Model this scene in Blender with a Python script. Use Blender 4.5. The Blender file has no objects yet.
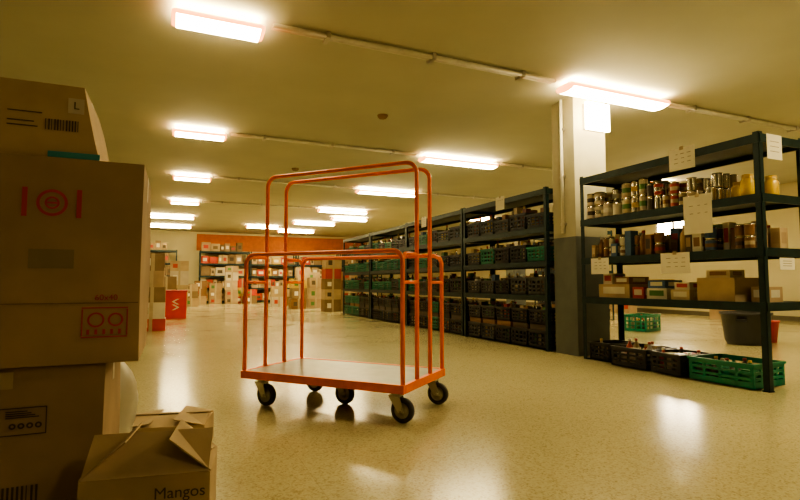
import bpy, math, random
from mathutils import Vector, Matrix, noise
random.seed(7)
scene = bpy.context.scene
scene.view_settings.view_transform = 'AgX'
try: scene.view_settings.look = 'AgX - Medium High Contrast'
except Exception as e: print(e)
scene.view_settings.exposure = 0.08

# ---------------------------------------------------------------- materials
MATS = {}
def mat(name, col, rough=0.6, metal=0.0, var=0.12, scale=6.0, bump=0.0, spec=0.5, emis=None, es=0.0):
    if name in MATS: return MATS[name]
    m = bpy.data.materials.new(name); m.use_nodes = True
    nt = m.node_tree; N = nt.nodes; L = nt.links
    b = N['Principled BSDF']
    b.inputs['Roughness'].default_value = rough
    b.inputs['Metallic'].default_value = metal
    b.inputs['Specular IOR Level'].default_value = spec
    tc = N.new('ShaderNodeTexCoord'); nz = N.new('ShaderNodeTexNoise')
    nz.inputs['Scale'].default_value = scale; nz.inputs['Detail'].default_value = 5
    L.new(tc.outputs['Object'], nz.inputs['Vector'])
    r = N.new('ShaderNodeValToRGB')
    r.color_ramp.elements[0].position = 0.3; r.color_ramp.elements[1].position = 0.7
    r.color_ramp.elements[0].color = tuple(max(0, c*(1-var)) for c in col)+(1,)
    r.color_ramp.elements[1].color = tuple(min(1, c*(1+var)) for c in col)+(1,)
    L.new(nz.outputs['Fac'], r.inputs['Fac']); L.new(r.outputs['Color'], b.inputs['Base Color'])
    if bump:
        bp = N.new('ShaderNodeBump'); bp.inputs['Strength'].default_value = bump
        L.new(nz.outputs['Fac'], bp.inputs['Height']); L.new(bp.outputs['Normal'], b.inputs['Normal'])
    if emis:
        b.inputs['Emission Color'].default_value = tuple(emis)+(1,)
        b.inputs['Emission Strength'].default_value = es
    MATS[name] = m
    return m

def floor_mat():
    m = bpy.data.materials.new('terrazzo'); m.use_nodes = True
    nt = m.node_tree; N = nt.nodes; L = nt.links; b = N['Principled BSDF']
    tc = N.new('ShaderNodeTexCoord')
    v = N.new('ShaderNodeTexVoronoi'); v.inputs['Scale'].default_value = 120
    L.new(tc.outputs['Object'], v.inputs['Vector'])
    r = N.new('ShaderNodeValToRGB'); e = r.color_ramp.elements
    e[0].position = 0.0; e[0].color = (0.36, 0.30, 0.15, 1)
    e[1].position = 1.0; e[1].color = (0.56, 0.50, 0.30, 1)
    a = e.new(0.15); a.color = (0.45, 0.39, 0.21, 1)
    a = e.new(0.35); a.color = (0.51, 0.45, 0.26, 1)
    sep = N.new('ShaderNodeSeparateColor'); L.new(v.outputs['Color'], sep.inputs['Color'])
    L.new(sep.outputs['Red'], r.inputs['Fac'])
    n = N.new('ShaderNodeTexNoise'); n.inputs['Scale'].default_value = 0.5; n.inputs['Detail'].default_value = 3
    L.new(tc.outputs['Object'], n.inputs['Vector'])
    mr = N.new('ShaderNodeMapRange'); mr.inputs['From Min'].default_value = 0.3; mr.inputs['From Max'].default_value = 0.7
    mr.inputs['To Min'].default_value = 0.93; mr.inputs['To Max'].default_value = 1.04
    L.new(n.outputs['Fac'], mr.inputs['Value'])
    mx = N.new('ShaderNodeMix'); mx.data_type = 'RGBA'; mx.blend_type = 'MULTIPLY'; mx.inputs['Factor'].default_value = 1
    L.new(r.outputs['Color'], mx.inputs[6]); L.new(mr.outputs['Result'], mx.inputs[7])
    br = N.new('ShaderNodeTexBrick'); br.offset = 0; br.inputs['Scale'].default_value = 1
    br.inputs['Brick Width'].default_value = 0.6; br.inputs['Row Height'].default_value = 0.6
    br.inputs['Mortar Size'].default_value = 0.002
    br.inputs['Color1'].default_value = (1, 1, 1, 1); br.inputs['Color2'].default_value = (0.98, 0.98, 0.98, 1); br.inputs['Mortar'].default_value = (0.88, 0.86, 0.82, 1)
    L.new(tc.outputs['Object'], br.inputs['Vector'])
    m2 = N.new('ShaderNodeMix'); m2.data_type = 'RGBA'; m2.blend_type = 'MULTIPLY'; m2.inputs['Factor'].default_value = 1
    L.new(mx.outputs[2], m2.inputs[6]); L.new(br.outputs['Color'], m2.inputs[7])
    L.new(m2.outputs[2], b.inputs['Base Color'])
    n2 = N.new('ShaderNodeTexNoise'); n2.inputs['Scale'].default_value = 1.2; n2.inputs['Detail'].default_value = 3
    L.new(tc.outputs['Object'], n2.inputs['Vector'])
    m3 = N.new('ShaderNodeMapRange'); m3.inputs['From Min'].default_value = 0.3; m3.inputs['From Max'].default_value = 0.7
    m3.inputs['To Min'].default_value = 0.15; m3.inputs['To Max'].default_value = 0.20
    L.new(n2.outputs['Fac'], m3.inputs['Value']); L.new(m3.outputs['Result'], b.inputs['Roughness'])
    b.inputs['Specular IOR Level'].default_value = 0.55
    return m

M_floor = floor_mat()
M_ceil = mat('ceiling_paint', (0.50, 0.49, 0.375), 0.8, var=0.05, scale=1.2)
M_wall = mat('wall_paint', (0.60, 0.54, 0.34), 0.75, var=0.06, scale=1.0)
M_walldark = mat('wall_vignette_dark', (0.17, 0.165, 0.115), 0.8, var=0.08, scale=1.0)  # darkness of the left-side vignette is put into this wall colour
M_orangew = mat('orange_wall_paint', (0.50, 0.13, 0.02), 0.6)
M_base = mat('baseboard_paint', (0.14, 0.12, 0.08), 0.5)
M_conduit = mat('conduit_pvc', (0.62, 0.60, 0.48), 0.5)
M_rack = mat('rack_green_steel', (0.014, 0.034, 0.034), 0.38, 0.3, var=0.2, scale=12)
M_rack2 = mat('rack_board', (0.03, 0.045, 0.045), 0.5, 0.1, var=0.2, scale=12)
M_orange = mat('orange_powdercoat', (0.90, 0.17, 0.008), 0.35, 0.0, var=0.06, scale=20)
M_deck = mat('deck_panel', (0.27, 0.265, 0.225), 0.32, 0.2, var=0.14, scale=9)
M_rubber = mat('rubber', (0.035, 0.03, 0.028), 0.6, var=0.2)
M_hub = mat('hub_steel', (0.35, 0.33, 0.28), 0.35, 0.8)
M_zinc = mat('zinc', (0.5, 0.47, 0.4), 0.35, 0.9)
M_card = mat('cardboard', (0.37, 0.26, 0.155), 0.85, var=0.2, scale=3, bump=0.08)
M_card2 = mat('cardboard_light', (0.46, 0.34, 0.20), 0.85, var=0.16, scale=4, bump=0.08)
M_card3 = mat('cardboard_dark', (0.22, 0.145, 0.08), 0.9, var=0.12, scale=5, bump=0.05)
M_cardw = mat('cardboard_white', (0.55, 0.48, 0.36), 0.8, var=0.08, scale=5, bump=0.04)
M_sack = mat('woven_plastic', (0.50, 0.47, 0.38), 0.45, var=0.08, scale=8, bump=0.15)
M_tape = mat('packing_tape', (0.42, 0.33, 0.20), 0.3)
M_teal = mat('teal_tape', (0.05, 0.30, 0.32), 0.4)
M_redink = mat('red_ink', (0.46, 0.045, 0.045), 0.8)
M_blackink = mat('black_ink', (0.09, 0.065, 0.04), 0.8)
M_grayink = mat('gray_label', (0.26, 0.20, 0.12), 0.7)
M_paper = mat('paper', (0.78, 0.74, 0.60), 0.8, var=0.04)
M_white = mat('white_enamel', (0.70, 0.68, 0.58), 0.4, var=0.04)
M_pill = mat('pillar_cream', (0.40, 0.37, 0.26), 0.7, var=0.06)
M_pillg = mat('pillar_grey', (0.11, 0.12, 0.10), 0.6, var=0.1)
M_black = mat('black_plastic', (0.022, 0.022, 0.022), 0.4, var=0.2)
M_dgrey = mat('dark_grey_plastic', (0.06, 0.06, 0.055), 0.45, var=0.2)
M_green = mat('green_plastic', (0.01, 0.20, 0.11), 0.4, var=0.12)
M_red = mat('red_plastic', (0.55, 0.03, 0.02), 0.4)
M_tin = mat('tin', (0.62, 0.57, 0.45), 0.2, 1.0)
PAL = [mat('label_red', (0.45, 0.05, 0.03), 0.3), mat('label_white', (0.62, 0.58, 0.46), 0.3),
       mat('label_yellow', (0.58, 0.38, 0.07), 0.3), mat('label_brown', (0.22, 0.11, 0.05), 0.4),
       mat('label_green', (0.08, 0.20, 0.06), 0.3), mat('label_blue', (0.06, 0.12, 0.22), 0.3),
       mat('label_cream', (0.50, 0.40, 0.24), 0.35), mat('label_dark', (0.07, 0.05, 0.04), 0.3), M_tin]
DARKPAL = [PAL[3], PAL[7], PAL[7], mat('dark_glass', (0.03, 0.025, 0.015), 0.12), mat('label_maroon', (0.16, 0.03, 0.02), 0.4), PAL[6], PAL[4], M_tin]
M_jar = mat('jar_yellow', (0.75, 0.50, 0.06), 0.15)
LC = (1.0, 0.82, 0.43)
M_tube = mat('lamp_diffuser', (0.9, 0.85, 0.7), 0.4, emis=LC, es=64.0)
M_halo = mat('lamp_bloom_halo', (0.9, 0.4, 0.2), 0.4, emis=(1.0, 0.27, 0.07), es=5.0)  # bloom halo around the lamps, put into their rims as orange emission
M_exit = mat('backlit_panel', (0.9, 0.8, 0.6), 0.4, emis=(1.0, 0.8, 0.5), es=35.0)
M_emerg = mat('emergency_lamp_lens', (0.9, 0.8, 0.6), 0.4, emis=(1.0, 0.78, 0.42), es=60.0)

# ---------------------------------------------------------------- mesh builder
class MB:
    def __init__(s): s.v=[]; s.f=[]; s.mi=[]; s.mats=[]; s.sm=[]
    def m(s, mm):
        if mm not in s.mats: s.mats.append(mm)
        return s.mats.index(mm)
    def add(s, vs, fs, mm, smooth=False):
        o=len(s.v); k=s.m(mm); s.v += [tuple(v) for v in vs]
        for f in fs: s.f.append(tuple(i+o for i in f)); s.mi.append(k); s.sm.append(smooth)
    def box(s, x0,x1,y0,y1,z0,z1, mm, M=None, skip=()):
        vs=[Vector(p) for p in ((x0,y0,z0),(x1,y0,z0),(x1,y1,z0),(x0,y1,z0),(x0,y0,z1),(x1,y0,z1),(x1,y1,z1),(x0,y1,z1))]
        if M: vs=[M@v for v in vs]
        fs=[(0,3,2,1),(4,5,6,7),(0,1,5,4),(1,2,6,5),(2,3,7,6),(3,0,4,7)]
        s.add(vs,[f for i,f in enumerate(fs) if i not in skip],mm)
    def lathe(s, prof, M, mm, seg=14, smooth=True):
        vs=[];fs=[];n=len(prof)
        for i in range(seg):
            a=2*math.pi*i/seg
            for r,z in prof: vs.append(M@Vector((r*math.cos(a),r*math.sin(a),z)))
        for i in range(seg):
            j=(i+1)%seg
            for k in range(n-1): fs.append((i*n+k,j*n+k,j*n+k+1,i*n+k+1))
        s.add(vs,fs,mm,smooth)
    def cyl(s,x,y,z,r,h,mm,seg=12,top=None):
        M=Matrix.Translation((x,y,z))
        s.lathe([(r,0),(r,h)],M,mm,seg)
        s.add([M@Vector((r*math.cos(2*math.pi*i/seg),r*math.sin(2*math.pi*i/seg),h)) for i in range(seg)],[tuple(range(seg))],top or mm)
        s.add([M@Vector((r*math.cos(2*math.pi*i/seg),r*math.sin(2*math.pi*i/seg),0)) for i in range(seg)],[tuple(reversed(range(seg)))],mm)
    def tube(s,pts,r,mm,seg=10):
        pts=[Vector(p) for p in pts]; n=len(pts); vs=[];fs=[]; up=None
        for i,p in enumerate(pts):
            t=(pts[min(i+1,n-1)]-pts[max(i-1,0)]).normalized()
            if up is None:
                up=Vector((0,0,1)) if abs(t.z)<0.9 else Vector((0,1,0))
            side=t.cross(up).normalized(); up=side.cross(t).normalized()
            for k in range(seg):
                a=2*math.pi*k/seg; vs.append(p+side*r*math.cos(a)+up*r*math.sin(a))
        for i in range(n-1):
            for k in range(seg):
                k2=(k+1)%seg; fs.append((i*seg+k,i*seg+k2,(i+1)*seg+k2,(i+1)*seg+k))
        fs.append(tuple(reversed(range(seg)))); fs.append(tuple((n-1)*seg+k for k in range(seg)))
        s.add(vs,fs,mm,True)
    def obj(s,name,loc=(0,0,0),rot=0,parent=None,bevel=0,world=False):
        me=bpy.data.meshes.new(name)
        vs=s.v
        if world: vs=[(a-loc[0],b-loc[1],c-loc[2]) for a,b,c in vs]
        me.from_pydata(vs,[],s.f)
        for m_ in s.mats: me.materials.append(m_)
        for i,p in enumerate(me.polygons): p.material_index=s.mi[i]; p.use_smooth=s.sm[i]
        me.update()
        o=bpy.data.objects.new(name,me); scene.collection.objects.link(o)
        o.location=loc; o.rotation_euler=(0,0,rot)
        if parent: o.parent=parent
        if bevel:
            b=o.modifiers.new('bevel','BEVEL'); b.width=bevel; b.segments=2; b.limit_method='ANGLE'
        return o
def empty(name,loc=(0,0,0),rot=0):
    e=bpy.data.objects.new(name,None); scene.collection.objects.link(e); e.location=loc; e.rotation_euler=(0,0,rot); return e
def text(name,body,size,loc,rot,mm,parent=None):
    c=bpy.data.curves.new(name,'FONT'); c.body=body; c.size=size; c.align_x='CENTER'; c.align_y='CENTER'; c.extrude=0.0004
    c.materials.append(mm)
    o=bpy.data.objects.new(name,c); scene.collection.objects.link(o); o.location=loc; o.rotation_euler=rot
    if parent: o.parent=parent
    return o

# ---------------------------------------------------------------- room
CH=3.2; X0,X1,Y0,Y1=-2.2,13.0,-3.0,25.0
def room(name,a,mm):
    b=MB(); b.box(*a,mm); return b.obj(name)
room('floor',(X0-.1,X1+.1,Y0-.1,Y1+.1,-.1,0),M_floor)
room('ceiling',(X0-.1,X1+.1,Y0-.1,Y1+.1,CH,CH+.1),M_ceil)
room('wall_left',(X0-.1,X0,Y0,Y1,0,CH),M_walldark)
room('wall_right',(X1,X1+.1,Y0,Y1,0,CH),M_wall)
room('wall_front',(X0,X1,Y0-.1,Y0,0,CH),M_walldark)
b=MB(); b.box(X0,X1,Y1,Y1+.1,0,2.45,M_wall); b.box(X0,X1,Y1,Y1+.1,2.45,CH,M_wall)
b.box(.9,9.0,Y1-.02,Y1,2.35,3.1,M_orangew); b.obj('wall_back')
room('baseboard_back',(X0,X1,Y1-.02,Y1,0,.12),M_base)
room('baseboard_right',(X1-.02,X1,Y0,Y1,0,.12),M_base)
room('baseboard_left',(X0,X0+.02,Y0,Y1,0,.12),M_base)

# ---------------------------------------------------------------- lights
def fixture(x,y,L=1.5,w=.30):
    e=empty('fluorescent_light',(x,y,CH))
    b=MB(); b.box(-L/2+.05,L/2-.05,-.03,.03,-.04,0,M_white); b.obj('housing',parent=e)
    n=20; prof=[]
    for i in range(n):
        a=2*math.pi*(i+.5)/n; prof.append((-math.cos(a)*w/2, -.09-math.sin(a)*.05))
    vs=[(-L/2,p[0],p[1]) for p in prof]+[(L/2,p[0],p[1]) for p in prof]
    b=MB()
    for i in range(n):
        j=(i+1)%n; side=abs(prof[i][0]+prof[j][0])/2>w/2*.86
        b.add([vs[i],vs[j],vs[n+j],vs[n+i]],[(0,1,2,3)],M_halo if side else M_tube,True)  # outermost strips carry the imitated bloom
    b.obj('diffuser',parent=e)
    b=MB()
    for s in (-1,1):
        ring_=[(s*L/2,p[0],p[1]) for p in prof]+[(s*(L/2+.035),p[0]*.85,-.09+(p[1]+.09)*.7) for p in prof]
        b.add(ring_,[(i,(i+1)%n,n+(i+1)%n,n+i) for i in range(n)]+[tuple(range(n,2*n))],M_halo,True)  # ends glow orange too, continuing the imitated bloom halo
    b.obj('halo_end_caps',parent=e)
rows=[4.6,8.2,11.75,15.4,19.0,22.2]
for i,y in enumerate(rows):
    if i<4: fixture(.3 if i<3 else .22,y,.68)
    else: fixture(-.2,y,1.5)
    fixture(4.8,y if i else 4.5,1.5)
fixture(3.2,21.0,1.2); fixture(5.6,17.2,1.2)
for y in (8.2,15.4): fixture(9.6,y,1.5)
fixture(10.2,3.4,1.5)
fixture(4.8,.9,1.5); fixture(2.0,-1.6,.45)  # first continues the row out of view; second is added fill behind the camera
for i,y in enumerate(rows[:4]):
    segs=[(.75,3.9),(5.7,X1-.02)] if i<3 else [(.7,3.9)]
    if i==1: segs=[(.75,3.9),(5.7,8.7),(10.5,X1-.02)]
    yy=y if i else 4.55
    for a,c in segs:
        b=MB()
        b.tube([(a,yy-.04,CH-.035),(c,yy-.04,CH-.035)],.022,M_conduit)
        b.tube([(a,yy+.035,CH-.026),(c,yy+.035,CH-.026)],.016,M_conduit)
        x=a+.5
        while x<c: b.box(x-.02,x+.02,yy-.07,yy+.07,CH-.062,CH,M_zinc); x+=1.1
        b.obj('electrical_conduit',((a+c)/2,yy,CH),world=True)
for p in ((2.59,6.5,CH),(2.2,10.3,CH)):
    b=MB(); b.lathe([(0,-.045),(.05,-.045),(.07,-.02),(.075,0)],Matrix.Identity(4),M_card3,20); b.obj('smoke_detector',p)

# ---------------------------------------------------------------- pillar
b=MB(); b.box(4.47,4.98,4.85,5.25,0,1.45,M_pillg); b.box(4.47,4.98,4.85,5.25,1.45,CH,M_pill)
b.obj('concrete_pillar')
b=MB(); b.tube([(4.44,5.04,1.5),(4.44,5.04,CH)],.02,M_white)
for z in (1.6,2.2,2.8): b.box(4.435,4.47,5.0,5.08,z,z+.03,M_zinc)
b.obj('vertical_conduit')
e=empty('emergency_light',(4.79,4.84,2.95))
b=MB(); b.box(-.17,.17,-.04,.01,-.16,.16,M_white); b.obj('case',parent=e,bevel=.006)
b=MB(); b.box(-.18,.18,-.085,-.04,-.17,.17,M_emerg); b.obj('panel',parent=e)
b=MB(); b.box(9.5,9.95,13.0,13.4,0,1.45,M_pillg); b.box(9.5,9.95,13.0,13.4,1.45,CH,M_pill); b.obj('concrete_pillar')

# ---------------------------------------------------------------- shelving racks
LV=[.72,1.17,1.62,2.12]
def rack(x0,y0,length,depth=.6,levels=LV,H=2.14,axis='y',mr=M_rack,name='metal_shelving_rack'):
    e=empty(name,(x0,y0,0),0 if axis=='y' else math.radians(-90))
    b=MB(); t=.004; w=.05
    for px,sx in ((0,1),(depth,-1)):
        for py,sy in ((0,1),(length,-1)):
            b.box(min(px,px+sx*w),max(px,px+sx*w),min(py,py+sy*t),max(py,py+sy*t),0,H,mr)
            b.box(min(px,px+sx*t),max(px,px+sx*t),min(py,py+sy*w),max(py,py+sy*w),0,H,mr)
            b.box(min(px,px+sx*.06),max(px,px+sx*.06),min(py,py+sy*.06),max(py,py+sy*.06),0,.012,mr)
    b.obj('posts',parent=e)
    b=MB()
    for z in levels:
        b.box(-.006,.02,.0,length,z-.075,z,mr); b.box(depth-.02,depth+.006,0,length,z-.075,z,mr)
        b.box(0.01,depth-.01,-.006,.012,z-.07,z,mr); b.box(.01,depth-.01,length-.012,length+.006,z-.07,z,mr)
    b.obj('beams',parent=e)
    b=MB()
    for z in levels: b.box(.02,depth-.02,.012,length-.012,z-.03,z-.004,M_rack2)
    b.obj('shelf_boards',parent=e)
    return e
RX=4.40
racks=[(RX,2.64,2.05),(RX+.02,5.33,2.1),(RX+.02,7.47,2.3),(RX+.06,9.85,2.15),(RX+.06,12.05,2.2)]
for r in racks: rack(*r)

def crate(b,x,y,z,w,d,h,mm,fill=None,rz=0,pal=None):
    M=Matrix.Translation((x,y,z))@Matrix.Rotation(rz,4,'Z')
    t=.012; W=w/2; D=d/2
    b.box(-W,W,-D,D,0,.015,mm,M)
    for sx in (-1,1):
        for sy in (-1,1):
            b.box(min(sx*W,sx*(W-.03)),max(sx*W,sx*(W-.03)),min(sy*D,sy*(D-.03)),max(sy*D,sy*(D-.03)),0,h,mm,M)
    zs=[(.0,.05),(h*.32,h*.32+.022),(h*.56,h*.56+.022),(h-.045,h)]
    for z0,z1 in zs:
        for sx in (-1,1): b.box(min(sx*W,sx*(W-t)),max(sx*W,sx*(W-t)),-D,D,z0,z1,mm,M)
        for sy in (-1,1): b.box(-W,W,min(sy*D,sy*(D-t)),max(sy*D,sy*(D-t)),z0,z1,mm,M)
    n=4
    for i in range(1,n):
        p=-D+d*i/n
        for sx in (-1,1): b.box(min(sx*W,sx*(W-t)),max(sx*W,sx*(W-t)),p-.012,p+.012,0,h,mm,M)
        p=-W+w*i/n
        for sy in (-1,1): b.box(p-.012,p+.012,min(sy*D,sy*(D-t)),max(sy*D,sy*(D-t)),0,h,mm,M)
    for sx in (-1,1):
        b.box(min(sx*W,sx*(W+.01)),max(sx*W,sx*(W+.01)),-D-.01,D+.01,h-.02,h,mm,M)
    for sy in (-1,1): b.box(-W,W,min(sy*D,sy*(D+.01)),max(sy*D,sy*(D+.01)),h-.02,h,mm,M)
    if fill:
        P=pal or PAL
        nx=max(2,int(w/.11)); ny=max(2,int(d/.11))
        for i in range(nx):
            for j in range(ny):
                cx=-W+.03+(w-.06)*(i+.5)/nx; cy=-D+.03+(d-.06)*(j+.5)/ny
                hh=h*random.uniform(.6,fill); c=random.choice(P)
                p=M@Vector((cx,cy,.015))
                if random.random()<.5: bottle(b,p.x,p.y,p.z,.038,hh,c)
                else: b.box(cx-.042,cx+.042,cy-.042,cy+.042,.016,hh*.95,c,M)
def bottle(b,x,y,z,r,h,mm,cap=None):
    b.lathe([(0,0),(r,0),(r,h*.6),(r*.85,h*.7),(r*.38,h*.82),(r*.38,h*.93)],Matrix.Translation((x,y,z)),mm,9)
    b.lathe([(r*.42,h*.9),(r*.42,h),(0,h)],Matrix.Translation((x,y,z)),cap or random.choice(PAL[:3]),9)
def can(b,x,y,z,r,h,mm,lab=None):
    M=Matrix.Translation((x,y,z))
    b.lathe([(0,0),(r,0),(r,h*.1)],M,M_tin,12); b.lathe([(r*.985,h*.1),(r*.985,h*.9)],M,mm,12)
    if lab: b.lathe([(r*.99,h*.35),(r*.99,h*.65)],M,lab,12)
    b.lathe([(r,h*.9),(r,h),(r*.93,h),(r*.93,h-.004),(0,h-.004)],M,M_tin,12)
def carton(b,x0,x1,y0,y1,z,h,mm,lab=None):
    b.box(x0,x1,y0,y1,z,z+h,mm)
    if lab:
        b.box(x0-.0015,x0,y0+(y1-y0)*.15,y1-(y1-y0)*.15,z+h*.3,z+h*.8,lab)
        b.box(x0+(x1-x0)*.2,x1-(x1-x0)*.2,y0-.0015,y0,z+h*.3,z+h*.8,lab)

# rack 1 : cans / jars on 1.62
b=MB(); z=1.617; CP=[M_tin,PAL[6],PAL[1],M_tin,PAL[3],PAL[6],M_tin,PAL[2],M_cardw,PAL[7],PAL[0]]
y=3.08
while y<4.58:
    big=y>3.8; r=random.choice((.036,.045,.05)) if not big else random.choice((.046,.054,.062)); h=random.uniform(.09,.14) if not big else random.uniform(.14,.18)
    c=random.choice(CP); lb=random.choice([None]+PAL)
    x=RX+.03
    while x<RX+.52:
        cc=c if random.random()<.6 else random.choice(CP)
        can(b,x+r,y+r,z,r,h,cc,lb)
        if random.random()<(.85 if big else .5): can(b,x+r,y+r,z+h,r,h,cc if random.random()<.7 else random.choice(CP),lb)
        x+=2*r+.012
    y+=2*r+.01
b.obj('canned_goods')
b=MB()
for x,y,h in ((RX+.09,2.80,.19),(RX+.33,2.75,.19),(RX+.2,2.95,.16),(RX+.45,2.95,.17)):
    M=Matrix.Translation((x,y,1.617)); r=.055
    b.lathe([(0,0),(r*.9,0),(r,.02),(r,h*.7),(r*.75,h*.82)],M,M_jar,14); b.lathe([(r*.8,h*.82),(r*.8,h),(0,h)],M,PAL[2],14)
b.obj('glass_jars')
# shelf 1.17
b=MB(); y=2.76; z=1.167
GP=[PAL[0],PAL[1],PAL[2],PAL[3],PAL[6],PAL[3],M_card2,M_card,PAL[5],PAL[4],M_cardw,PAL[3],PAL[7]]
while y<4.56:
    w=random.uniform(.06,.12); dens=.97 if y>3.6 else .8
    if 3.40<y<3.55: y+=w; continue
    for k in range(4):
        if random.random()>dens: continue
        x=RX+.03+k*.135; h=random.uniform(.13,.28); c=random.choice(GP)
        t=random.random()
        if t<.5: carton(b,x,x+.11,y,y+w-.01,z,h,c,random.choice(GP))
        elif t<.75:
            r=min(.05,w/2-.004); can(b,x+.06,y+w/2,z,r,.11,c,random.choice(GP)); can(b,x+.06,y+w/2,z+.11,r,.11,c)
        else: bottle(b,x+.06,y+w/2,z,min(.042,w/2-.004),h*.7+.09,c)
    y+=w
b.obj('packaged_groceries')
# shelf .72
b=MB(); z=.717
carton(b,RX+.06,RX+.42,2.93,3.28,z,.21,M_card2,None)
carton(b,RX+.06,RX+.36,3.36,3.56,z,.10,PAL[6],PAL[1]); carton(b,RX+.09,RX+.36,3.38,3.54,z+.10,.07,PAL[1],PAL[0])
carton(b,RX+.05,RX+.4,4.05,4.48,z,.15,M_card2,PAL[1]); carton(b,RX+.08,RX+.4,3.62,3.86,z,.11,PAL[1],PAL[4])
carton(b,RX+.08,RX+.33,3.64,3.84,z+.11,.08,PAL[5],PAL[1]); carton(b,RX+.3,RX+.5,3.86,4.02,z,.2,PAL[2],PAL[0])
carton(b,RX+.1,RX+.4,4.1,4.3,z+.15,.08,PAL[3],PAL[1]); carton(b,RX+.06,RX+.2,3.88,4.02,z,.12,PAL[0],PAL[1])
carton(b,RX+.2,RX+.4,2.74,2.88,z,.13,M_card,PAL[1]); carton(b,RX+.1,RX+.3,4.33,4.46,z+.15,.12,M_cardw,PAL[0])
carton(b,RX+.08,RX+.28,2.98,3.2,z+.21,.07,PAL[6],PAL[3])
b.obj('grocery_cartons')
for (x,y,w,d,h,m_,f,rz) in ((RX+.2,4.44,.4,.3,.2,M_black,1.1,0),(RX+.14,3.98,.46,.42,.2,M_black,1.4,.05),
                       (RX+.12,3.52,.40,.36,.2,M_black,1.3,-.1),(RX+.16,3.02,.44,.56,.2,M_green,.9,.04)):
    b=MB(); crate(b,0,0,0,w,d,h,m_,f,0,[PAL[0],PAL[1],PAL[7],PAL[6],M_cardw] if m_ is M_black else [M_green,PAL[7],M_green]); b.obj('plastic_crate',(x,y,.013),rz)

def fill_rack(r,greens,idx):
    x0,y0,Ln=r
    b=MB()
    for li,z in enumerate([.014]+[l-.003 for l in LV[:3]]):
        n=5; w=(Ln-.14)/n
        for i in range(n):
            yc=y0+.07+w*(i+.5)
            g=random.random()<greens[li]
            if idx==1 and li==2 and i==0: g=True
            mm=M_green if g else random.choice([M_black,M_black,M_dgrey])
            top=(.72-.08 if li==0 else .45-.075)
            if li==3: top=.42
            h=random.choice([.2,.24]) if li else .24
            h=min(h,top*.75)
            crate(b,x0+.29,yc,z,.52,w-.025,h,mm,min(1.55,top*.97/h),0,DARKPAL if random.random()<.5 else PAL)
            if li==0:
                crate(b,x0+.29,yc,z+h+.075,.5,w-.03,.2,mm,1.4,0,PAL if random.random()<.5 else DARKPAL)
                b.box(x0+.05,x0+.53,yc-w/2+.03,yc+w/2-.03,z+h,z+h+.075,random.choice([M_black,PAL[7],PAL[3]]))
    b.obj('stocked_crates')
fill_rack(racks[1],(.0,.05,.1,.0),1)
fill_rack(racks[2],(.1,.1,.2,.1),2)
fill_rack(racks[3],(.3,.8,.9,.5),3)
fill_rack(racks[4],(.3,.8,.9,.6),4)

# paper signs
def sign(x,y,z,w,h,end=False,lines=3):
    b=MB()
    if not end:
        b.box(x-.003,x,y-w/2,y+w/2,z-h/2,z+h/2,M_paper)
        for i in range(lines):
            zz=z+h*.22-i*h*.2
            for k in range(3):
                a=y-w*.35+k*w*.25; b.box(x-.0036,x-.003,a,a+w*random.uniform(.08,.16),zz,zz+.005,M_grayink)
        b.box(x-.0045,x-.001,y-.02,y+.02,z+h/2-.02,z+h/2+.015,M_tape)
    else:
        b.box(x-w/2,x+w/2,y-.003,y,z-h/2,z+h/2,M_paper)
        for i in range(lines): b.box(x-w*.3,x+w*.3,y-.0036,y-.003,z+h*.2-i*h*.2,z+h*.2-i*h*.2+.005,M_grayink)
    b.obj('paper_sign')
sx=RX-.0065
sign(sx,3.34,2.06,.27,.21); sign(sx,3.20,1.51,.28,.36,lines=2); sign(sx,3.45,1.07,.31,.2); sign(sx,4.40,1.07,.26,.18)
sign(RX+.19,2.633,2.02,.2,.21,True); sign(RX+.29,2.633,1.04,.2,.1,True)
sign(RX+.0135,6.35,2.06,.22,.2,lines=1); sign(RX+.0135,8.9,2.06,.2,.2)

# ---------------------------------------------------------------- cart
cart=empty('platform_trolley',(1.158,3.652,0),math.radians(-49))
CL,CW=.65,.365
b=MB()
z0,z1=.195,.25
b.box(-CL,CL,-CW,-CW+.03,z0,z1,M_orange); b.box(-CL,CL,CW-.03,CW,z0,z1,M_orange)
b.box(-CL,-CL+.03,-CW+.03,CW-.03,z0,z1,M_orange); b.box(CL-.03,CL,-CW+.03,CW-.03,z0,z1,M_orange)
for x in (-.3,0,.3): b.box(x-.02,x+.02,-CW+.03,CW-.03,z0,z0+.03,M_orange)
b.obj('frame',parent=cart,bevel=.004)
b=MB(); b.box(-CL+.03,CL-.03,-CW+.03,CW-.03,.235,.247,M_deck); b.obj('deck',parent=cart)
def hoop(y,H,rad,r=.0145,x=CL-.018):
    pts=[(-x,y,.2),(-x,y,.6),(-x,y,H-rad)]
    for i in range(1,9):
        a=math.pi/2*i/8; pts.append((-x+rad-rad*math.cos(a),y,H-rad+rad*math.sin(a)))
    pts.append((0,y,H))
    for i in range(0,9):
        a=math.pi/2*i/8; pts.append((x-rad+rad*math.sin(a),y,H-rad+rad*math.cos(a)))
    pts+=[(x,y,.6),(x,y,.2)]
    b=MB(); b.tube(pts,r,M_orange,12); return b
hoop(-.345,1.085,.07).obj('side_rail_near',parent=cart)
hoop(.345,1.085,.07).obj('side_rail_far',parent=cart)
hoop(-.12,1.70,.08).obj('tall_hoop_1',parent=cart)
hoop(.11,1.70,.08).obj('tall_hoop_2',parent=cart)
b=MB(); x=CL-.018
for s in (-1,1):
    for t in (-1,1):
        b.tube([(s*x,t*.345,.885),(s*x,t*.115,.885)],.011,M_orange)
        pts=[(s*x,t*.345,.96)]
        for i in range(0,7):
            a=math.pi/2*i/6; pts.append((s*x,t*(.345-.06+.06*math.cos(a)),1.01+.06*math.sin(a)))
        pts.append((s*x,t*.115,1.07)); b.tube(pts,.0125,M_orange)
b.obj('end_ties',parent=cart)
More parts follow.
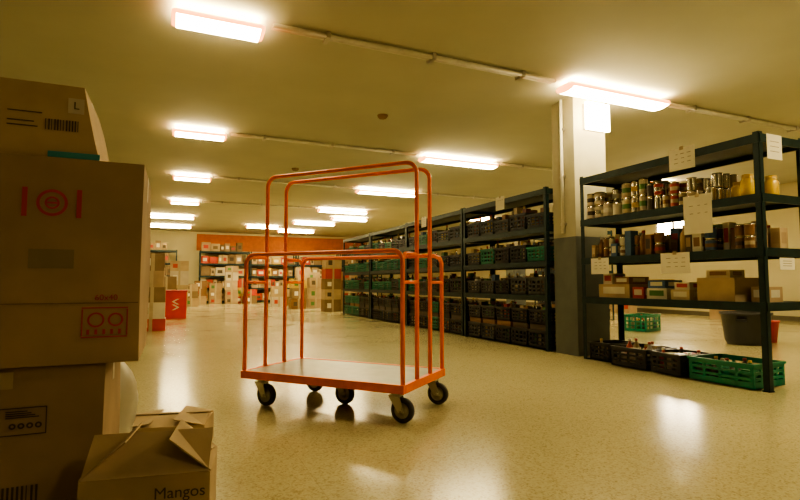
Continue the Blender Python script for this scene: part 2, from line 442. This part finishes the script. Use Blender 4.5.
def caster(mx,my,dx,i):
    b=MB(); R=.078
    b.box(mx-.05,mx+.05,my-.04,my+.04,.187,.196,M_zinc)
    b.cyl(mx,my,.165,.028,.022,M_zinc,16)
    for s in (-1,1):
        yy=my+s*.028
        vs=[(mx-.04,yy-.002,.168),(mx+.04,yy-.002,.168),(mx+dx+.02,yy-.002,R-.012),(mx+dx-.02,yy-.002,R-.012)]
        vs+=[(a,c+.004,d) for a,c,d in vs]
        b.add(vs,[(0,1,2,3),(7,6,5,4),(0,4,5,1),(1,5,6,2),(2,6,7,3),(3,7,4,0)],M_zinc)
    b.box(mx-.04,mx+.04,my-.03,my+.03,.163,.168,M_zinc)
    M=Matrix.Translation((mx+dx,my,R))@Matrix.Rotation(math.pi/2,4,'X')
    b.lathe([(.05,-.019),(.07,-.019),(R,-.011),(R,.011),(.07,.019),(.05,.019)],M,M_rubber,28)
    b.lathe([(.0,-.017),(.02,-.021),(.022,-.014),(.05,-.014),(.052,-.019)],M,M_hub,24)
    b.lathe([(.052,.019),(.05,.014),(.022,.014),(.02,.021),(0,.017)],M,M_hub,24)
    b.lathe([(0,-.036),(.01,-.036),(.01,.036),(0,.036)],M,M_zinc,8)
    b.obj('caster_%d'%i,parent=cart)
for i,(mx,my) in enumerate(((-.53,-.28),(.55,-.275),(.57,.29),(-.50,.28),(-.05,.01))): caster(mx,my,.05,i+1)

# ---------------------------------------------------------------- near-left cartons
def closed_box(name,x0,x1,y0,y1,z0,z1,mm,rot=0,taper=(0,0),tape=True):
    cx,cy=(x0+x1)/2,(y0+y1)/2; w,d,h=x1-x0,y1-y0,z1-z0
    e=empty(name,(cx,cy,z0),rot)
    b=MB()
    tx,ty=taper
    n=6
    ring=[]
    for k in range(n+1):
        t=k/n; bl=.006*math.sin(math.pi*t)
        ring+= [(-w/2-bl,-d/2-bl,h*t),(w/2-bl*.3+tx*t,-d/2-bl,h*t),(w/2+bl+tx*t,d/2+bl+ty*t,h*t),(-w/2-bl,d/2+bl+ty*t,h*t)]
    fs=[]
    for k in range(n):
        for j in range(4): fs.append((k*4+j,k*4+(j+1)%4,(k+1)*4+(j+1)%4,(k+1)*4+j))
    fs.append((3,2,1,0))
    b.add(ring,fs,mm)
    g=.0025
    b.box(-w/2,w/2+tx,-d/2,-g,h-.004,h,mm); b.box(-w/2,w/2+tx,g,d/2+ty,h-.004,h,mm)
    b.box(-w/2,w/2+tx,-g,g,h-.012,h-.008,M_card3)
    b.obj('carton',parent=e)
    if tape:
        b=MB(); b.box(-w/2+.001,w/2+tx,-.03,.03,h,h+.0008,M_tape)
        b.box(w/2+tx,w/2+tx+.0012,-.03,.03,h-.09,h+.0008,M_tape); b.obj('tape_strip',parent=e)
    return e
FY=1.9
e=closed_box('cardboard_box',-.86,-.10,FY,FY+.5,.625,1.275,M_card)
R90=(math.pi/2,0,0)
b=MB()
def ring(b,x,z,r,t,mm,y):
    n=28; vs=[];fs=[]
    for i in range(n):
        a=2*math.pi*i/n
        vs+=[(x+r*math.cos(a),y,z+r*math.sin(a)),(x+(r-t)*math.cos(a),y,z+(r-t)*math.sin(a))]
    for i in range(n): j=(i+1)%n; fs.append((2*i,2*i+1,2*j+1,2*j))
    b.add(vs,fs,mm)
fy=-.25-.0075
ring(b,.126,.505,.042,.009,M_redink,fy)
for dx in (-.072,.072): b.box(.126+dx-.007,.126+dx+.007,fy,fy+.001,.46,.55,M_redink)
ring(b,.126,.505,.020,.006,M_redink,fy); b.box(.112,.14,fy,fy+.001,.502,.508,M_redink)
x,z=.281,.13
b.box(x-.065,x+.065,fy,fy+.001,z+.044,z+.048,M_redink); b.box(x-.065,x+.065,fy,fy+.001,z-.048,z-.044,M_redink)
b.box(x-.065,x-.061,fy,fy+.001,z-.042,z+.042,M_redink); b.box(x+.061,x+.065,fy,fy+.001,z-.042,z+.042,M_redink)
ring(b,x-.025,z+.008,.024,.006,M_redink,fy); ring(b,x+.03,z+.008,.022,.006,M_redink,fy)
for i in range(5): b.box(x-.05+i*.022,x-.042+i*.022,fy,fy+.001,z-.038,z-.022,M_redink)
b.box(.07,.19,fy,fy+.001,.30,.36,M_grayink)
b.box(-.37,.375,fy+.0002,fy+.0012,.19,.193,M_card3)
b.box(.375,.3765,-.2,.1,.3,.36,M_tape)
b.obj('print',parent=e)
text('stamp_text','60x40',.026,(.283,fy-.001,.208),R90,M_redink,e)
e=closed_box('cardboard_box',-.86,-.195,FY+.02,FY+.52,0,.62,M_card)
b=MB(); fy=-.25-.0075
b.box(.0,.18,fy,fy+.001,.50,.503,M_blackink); b.box(.0,.18,fy,fy+.001,.42,.423,M_blackink)
b.box(.0,.003,fy,fy+.001,.42,.503,M_blackink); b.box(.177,.18,fy,fy+.001,.42,.503,M_blackink)
for i in range(4): ring(b,.093+i*.022,.448,.009,.005,M_blackink,fy)
for i in range(4): b.box(.075,.16-i*.01,fy,fy+.001,.472+i*.006,.475+i*.006,M_blackink)
for i in range(10): b.box(.05+i*.012,.05+i*.012+random.choice((.003,.006)),fy,fy+.001,.2,.27,M_blackink)
b.box(.02,.09,fy,fy+.001,.56,.61,M_tape)
b.obj('print',parent=e)
text('letter_mark','G',.05,(.04,fy-.001,.455),R90,M_blackink,e)
e=closed_box('cardboard_box',-.80,-.235,FY+.03,FY+.38,1.278,1.52,M_card2,taper=(-.05,0))
b=MB(); fy=-.175-.0075
for i in range(12): b.box(.13+i*.008,.13+i*.008+random.choice((.002,.004)),fy-.001,fy+.001,.09,.125,M_blackink)
b.box(.03,.11,fy-.001,fy+.001,.095,.098,M_blackink); b.box(.03,.10,fy-.001,fy+.001,.11,.113,M_blackink); b.box(.03,.12,fy-.001,fy+.001,.14,.143,M_blackink)
b.box(.19,.235,fy-.0006,fy+.0002,.15,.20,M_cardw)
b.box(.14,.284,fy-.001,fy+.0012,.003,.022,M_teal); b.obj('print',parent=e)
text('box_text','L',.035,(.213,fy-.0015,.175),R90,M_blackink,e)
# crumpled white sack standing behind the stack
b=MB(); nz_,ns=22,40; vs=[];fs=[]
for k in range(nz_+1):
    t=k/nz_; pr=(1-max(0,(t-.72)/.28)**2*.55)*(1-.12*max(0,.12-t)/.12)
    for i in range(ns):
        a=2*math.pi*i/ns; c,s_=math.cos(a),math.sin(a)
        q=(abs(c)**3+abs(s_)**3)**(-1/3)
        p=Vector((c*q*.21*pr,s_*q*.135*pr,.58*t))
        d=noise.noise(Vector((p.x*9,p.y*9,p.z*7)))*.018+noise.noise(p*26)*.007
        if k>0: p+=Vector((c,s_,0))*d
        vs.append(p)
for k in range(nz_):
    for i in range(ns): fs.append((k*ns+i,k*ns+(i+1)%ns,(k+1)*ns+(i+1)%ns,(k+1)*ns+i))
fs.append(tuple(reversed(range(ns)))); fs.append(tuple(nz_*ns+i for i in range(ns)))
b.add(vs,fs,M_sack,True); b.obj('plastic_sack',(-.36,2.63,0))

def open_box(name,loc,w,d,h,rot,mm,angs,fl=.16,inner=None):
    e=empty(name,loc,rot); b=MB(); t=.005
    b.box(-w/2,w/2,-d/2,d/2,0,t,mm)
    b.box(-w/2,w/2,-d/2,-d/2+t,t,h,mm); b.box(-w/2,w/2,d/2-t,d/2,t,h,mm)
    b.box(-w/2,-w/2+t,-d/2+t,d/2-t,t,h,mm); b.box(w/2-t,w/2,-d/2+t,d/2-t,t,h,mm)
    b.obj('body',parent=e)
    for i,(ox,oy,wd,ra) in enumerate(((0,-d/2,w,0),(w/2,0,d,90),(0,d/2,w,180),(-w/2,0,d,270))):
        if angs[i] is None: continue
        b=MB(); M=Matrix.Translation((ox,oy,h))@Matrix.Rotation(math.radians(ra),4,'Z')@Matrix.Rotation(math.radians(angs[i]),4,'X')
        b.box(-wd/2+.004,wd/2-.004,0,fl,0,.004,mm,M); b.obj('flap_%d'%(i+1),parent=e)
    return e
e=open_box('open_cardboard_box',(-.04,1.76,0),.34,.23,.335,math.radians(-9),M_card2,(38,40,14,40),.15)
text('box_text','Mangos',.045,(.09,-.117,.285),R90,M_blackink,e)
b=MB(); b.box(-.16,.16,-.105,.105,.006,.24,M_card3); b.obj('contents',parent=e)
open_box('open_cardboard_box',(-.01,3.06,0),.42,.32,.15,math.radians(-12),M_card2,(9,13,11,7),.155)

# ---------------------------------------------------------------- far clutter
CPAL=[M_card,M_card2,M_card,M_card3,M_card3,M_cardw,M_card,PAL[0],PAL[2],PAL[3],M_card2]
def box_stack(name,cx,cy,spec,seed):
    random.seed(seed); b=MB(); z=0
    for w,d,h,mm in spec:
        ox,oy=random.uniform(-.02,.02),random.uniform(-.02,.02)
        b.box(cx-w/2+ox,cx+w/2+ox,cy-d/2+oy,cy+d/2+oy,z,z+h,mm)
        b.box(cx-.03+ox,cx+.03+ox,cy-d/2+oy-.002,cy-d/2+oy,z+h*.0,z+h,M_tape)
        b.box(cx-w*.35+ox,cx-w*.1+ox,cy-d/2+oy-.003,cy-d/2+oy-.0,z+h*.3,z+h*.7,random.choice([M_paper,M_blackink,PAL[0],PAL[4]]))
        z+=h+.001
    return b.obj(name,(cx,cy,0),world=True)
box_stack('stacked_boxes',-.36,10.7,[(.5,.4,.22,PAL[0]),(.46,.4,.3,M_cardw),(.45,.4,.28,M_card3),(.42,.38,.3,M_card),(.4,.36,.33,M_card3)],1)
for i,(x,y) in enumerate(((-.9,11.4),(-.55,12.5),(-1.0,13.2),(-.6,14.6),(-.9,15.9),(-1.0,17.4),(-.5,18.6),(-.2,16.8),(.15,18.2))):
    box_stack('stacked_boxes',x,y,[(.55,.5,random.uniform(.3,.45),random.choice([M_card,M_card2,M_cardw,M_card3])) for _ in range(random.choice((3,4,4)))],i+5)
e=empty('red_storage_bin',(.05,14.1,0))
b=MB(); b.box(-.25,.25,-.2,.2,.0,.66,M_red); b.box(-.27,.27,-.22,.22,.66,.70,M_red); b.obj('bin_body',parent=e,bevel=.01)
b=MB()
for cz,fl in ((.42,-1),(.28,1)):
    for s in (1,-1):
        vs=[(-.09*fl,-.203,cz+s*.07),(-.03*fl,-.203,cz+s*.07),(.09*fl,-.203,cz),(.03*fl,-.203,cz)]
        b.add([(a,c-.002,d) for a,c,d in vs],[(0,1,2,3)],M_cardw)
b.obj('emblem',parent=e)
def goods_rack(x,y,Ln,seed,rows=(.1,.66,1.2,1.74,2.28)):
    random.seed(seed)
    e=rack(x,y,Ln,.6,list(rows),2.3,'x',M_rack)
    b=MB()
    for z in rows:
        p=x+.07
        while p<x+Ln-.3:
            w=random.uniform(.16,.42); h=random.uniform(.26,.44)
            if p+w>x+Ln-.06: break
            b.box(p,p+w-.02,y-.52,y-.08,z-.003,z+h,random.choice(CPAL))
            b.box(p+w*.2,p+w*.7,y-.523,y-.52,z+h*.3,z+h*.7,random.choice([M_paper,M_blackink,PAL[0],M_card3]))
            p+=w
    b.obj('stocked_cartons')
for i in range(4): goods_rack(1.0+i*2.15,24.6,2.1,20+i,(.1,.66,1.2,1.74,2.28) if i<1 else (.1,.66,1.2,1.74))
goods_rack(-2.0,24.6,2.1,40)
random.seed(3)
for i,(x,y) in enumerate(((1.0,22.8),(1.6,22.9),(2.2,22.7),(3.6,19.6),(3.95,20.5),(4.6,19.9),(3.9,17.6),(4.6,18.0),(3.0,22.8),(5.2,20.8),(.6,21.0),(4.5,15.6),(5.1,15.8),(5.3,18.9),(4.2,22.6),(2.7,23.4),(6.0,22.4))):
    box_stack('stacked_boxes',x,y,[(.5,.45,random.uniform(.25,.4),random.choice(CPAL)) for _ in range(random.choice((2,3,4,5)))],i+60)

# ---------------------------------------------------------------- area behind rack 1
b=MB(); crate(b,0,0,0,.6,.4,.3,M_green,.9); b.obj('plastic_crate',(8.0,7.0,0),.3)
random.seed(12)
for i,(x,y) in enumerate(((12.3,6.0),(12.4,8.3),(12.3,11.5))):
    box_stack('stacked_boxes',x,y,[(.6,.6,.4,random.choice([M_card,M_card2])) for _ in range(2)],i+80)
rack(9.0,9.2,2.2); fill_rack((9.0,9.2,2.2),(.2,.2,.2,.2),9)
b=MB(); I=Matrix.Identity(4)
b.lathe([(0,0),(.24,0),(.27,.05),(.31,.42),(.33,.43),(.33,.46),(.30,.46),(.28,.40),(.24,.05),(0,.03)],I,M_black,28)
for a in (0,math.pi):
    b.box(.31*math.cos(a)-.03,.31*math.cos(a)+.03,-.06,.06,.34,.37,M_black)
b.obj('black_tub',(7.6,4.85,0),.4)
b=MB(); b.lathe([(0,0),(.12,0),(.16,.3),(.17,.3),(.17,.32),(.145,.32),(.11,.03),(0,.02)],I,M_red,24)
b.tube([(.16*math.cos(a),0,.30+.12*math.sin(a)) for a in [math.pi*i/12 for i in range(13)]],.005,M_zinc,6)
b.obj('red_bucket',(8.15,4.9,0),.7)
b=MB(); b.box(X1-.03,X1,9.6,10.8,1.9,2.8,M_white); b.box(X1-.035,X1-.03,9.68,10.16,1.98,2.72,M_exit); b.box(X1-.035,X1-.03,10.24,10.72,1.98,2.72,M_exit); b.obj('window_1')

# ---------------------------------------------------------------- world + camera
w=bpy.data.worlds.new('World'); scene.world=w; w.use_nodes=True
w.node_tree.nodes['Background'].inputs[0].default_value=(.5,.42,.25,1); w.node_tree.nodes['Background'].inputs[1].default_value=.02
cd=bpy.data.cameras.new('cam'); cam=bpy.data.objects.new('cam',cd); scene.collection.objects.link(cam)
cam.location=(0,0,.88); cam.rotation_euler=(math.radians(93.67),0,math.radians(-23.7))
cd.sensor_width=36; cd.lens=514/800*36; cd.clip_start=.05
scene.camera=cam
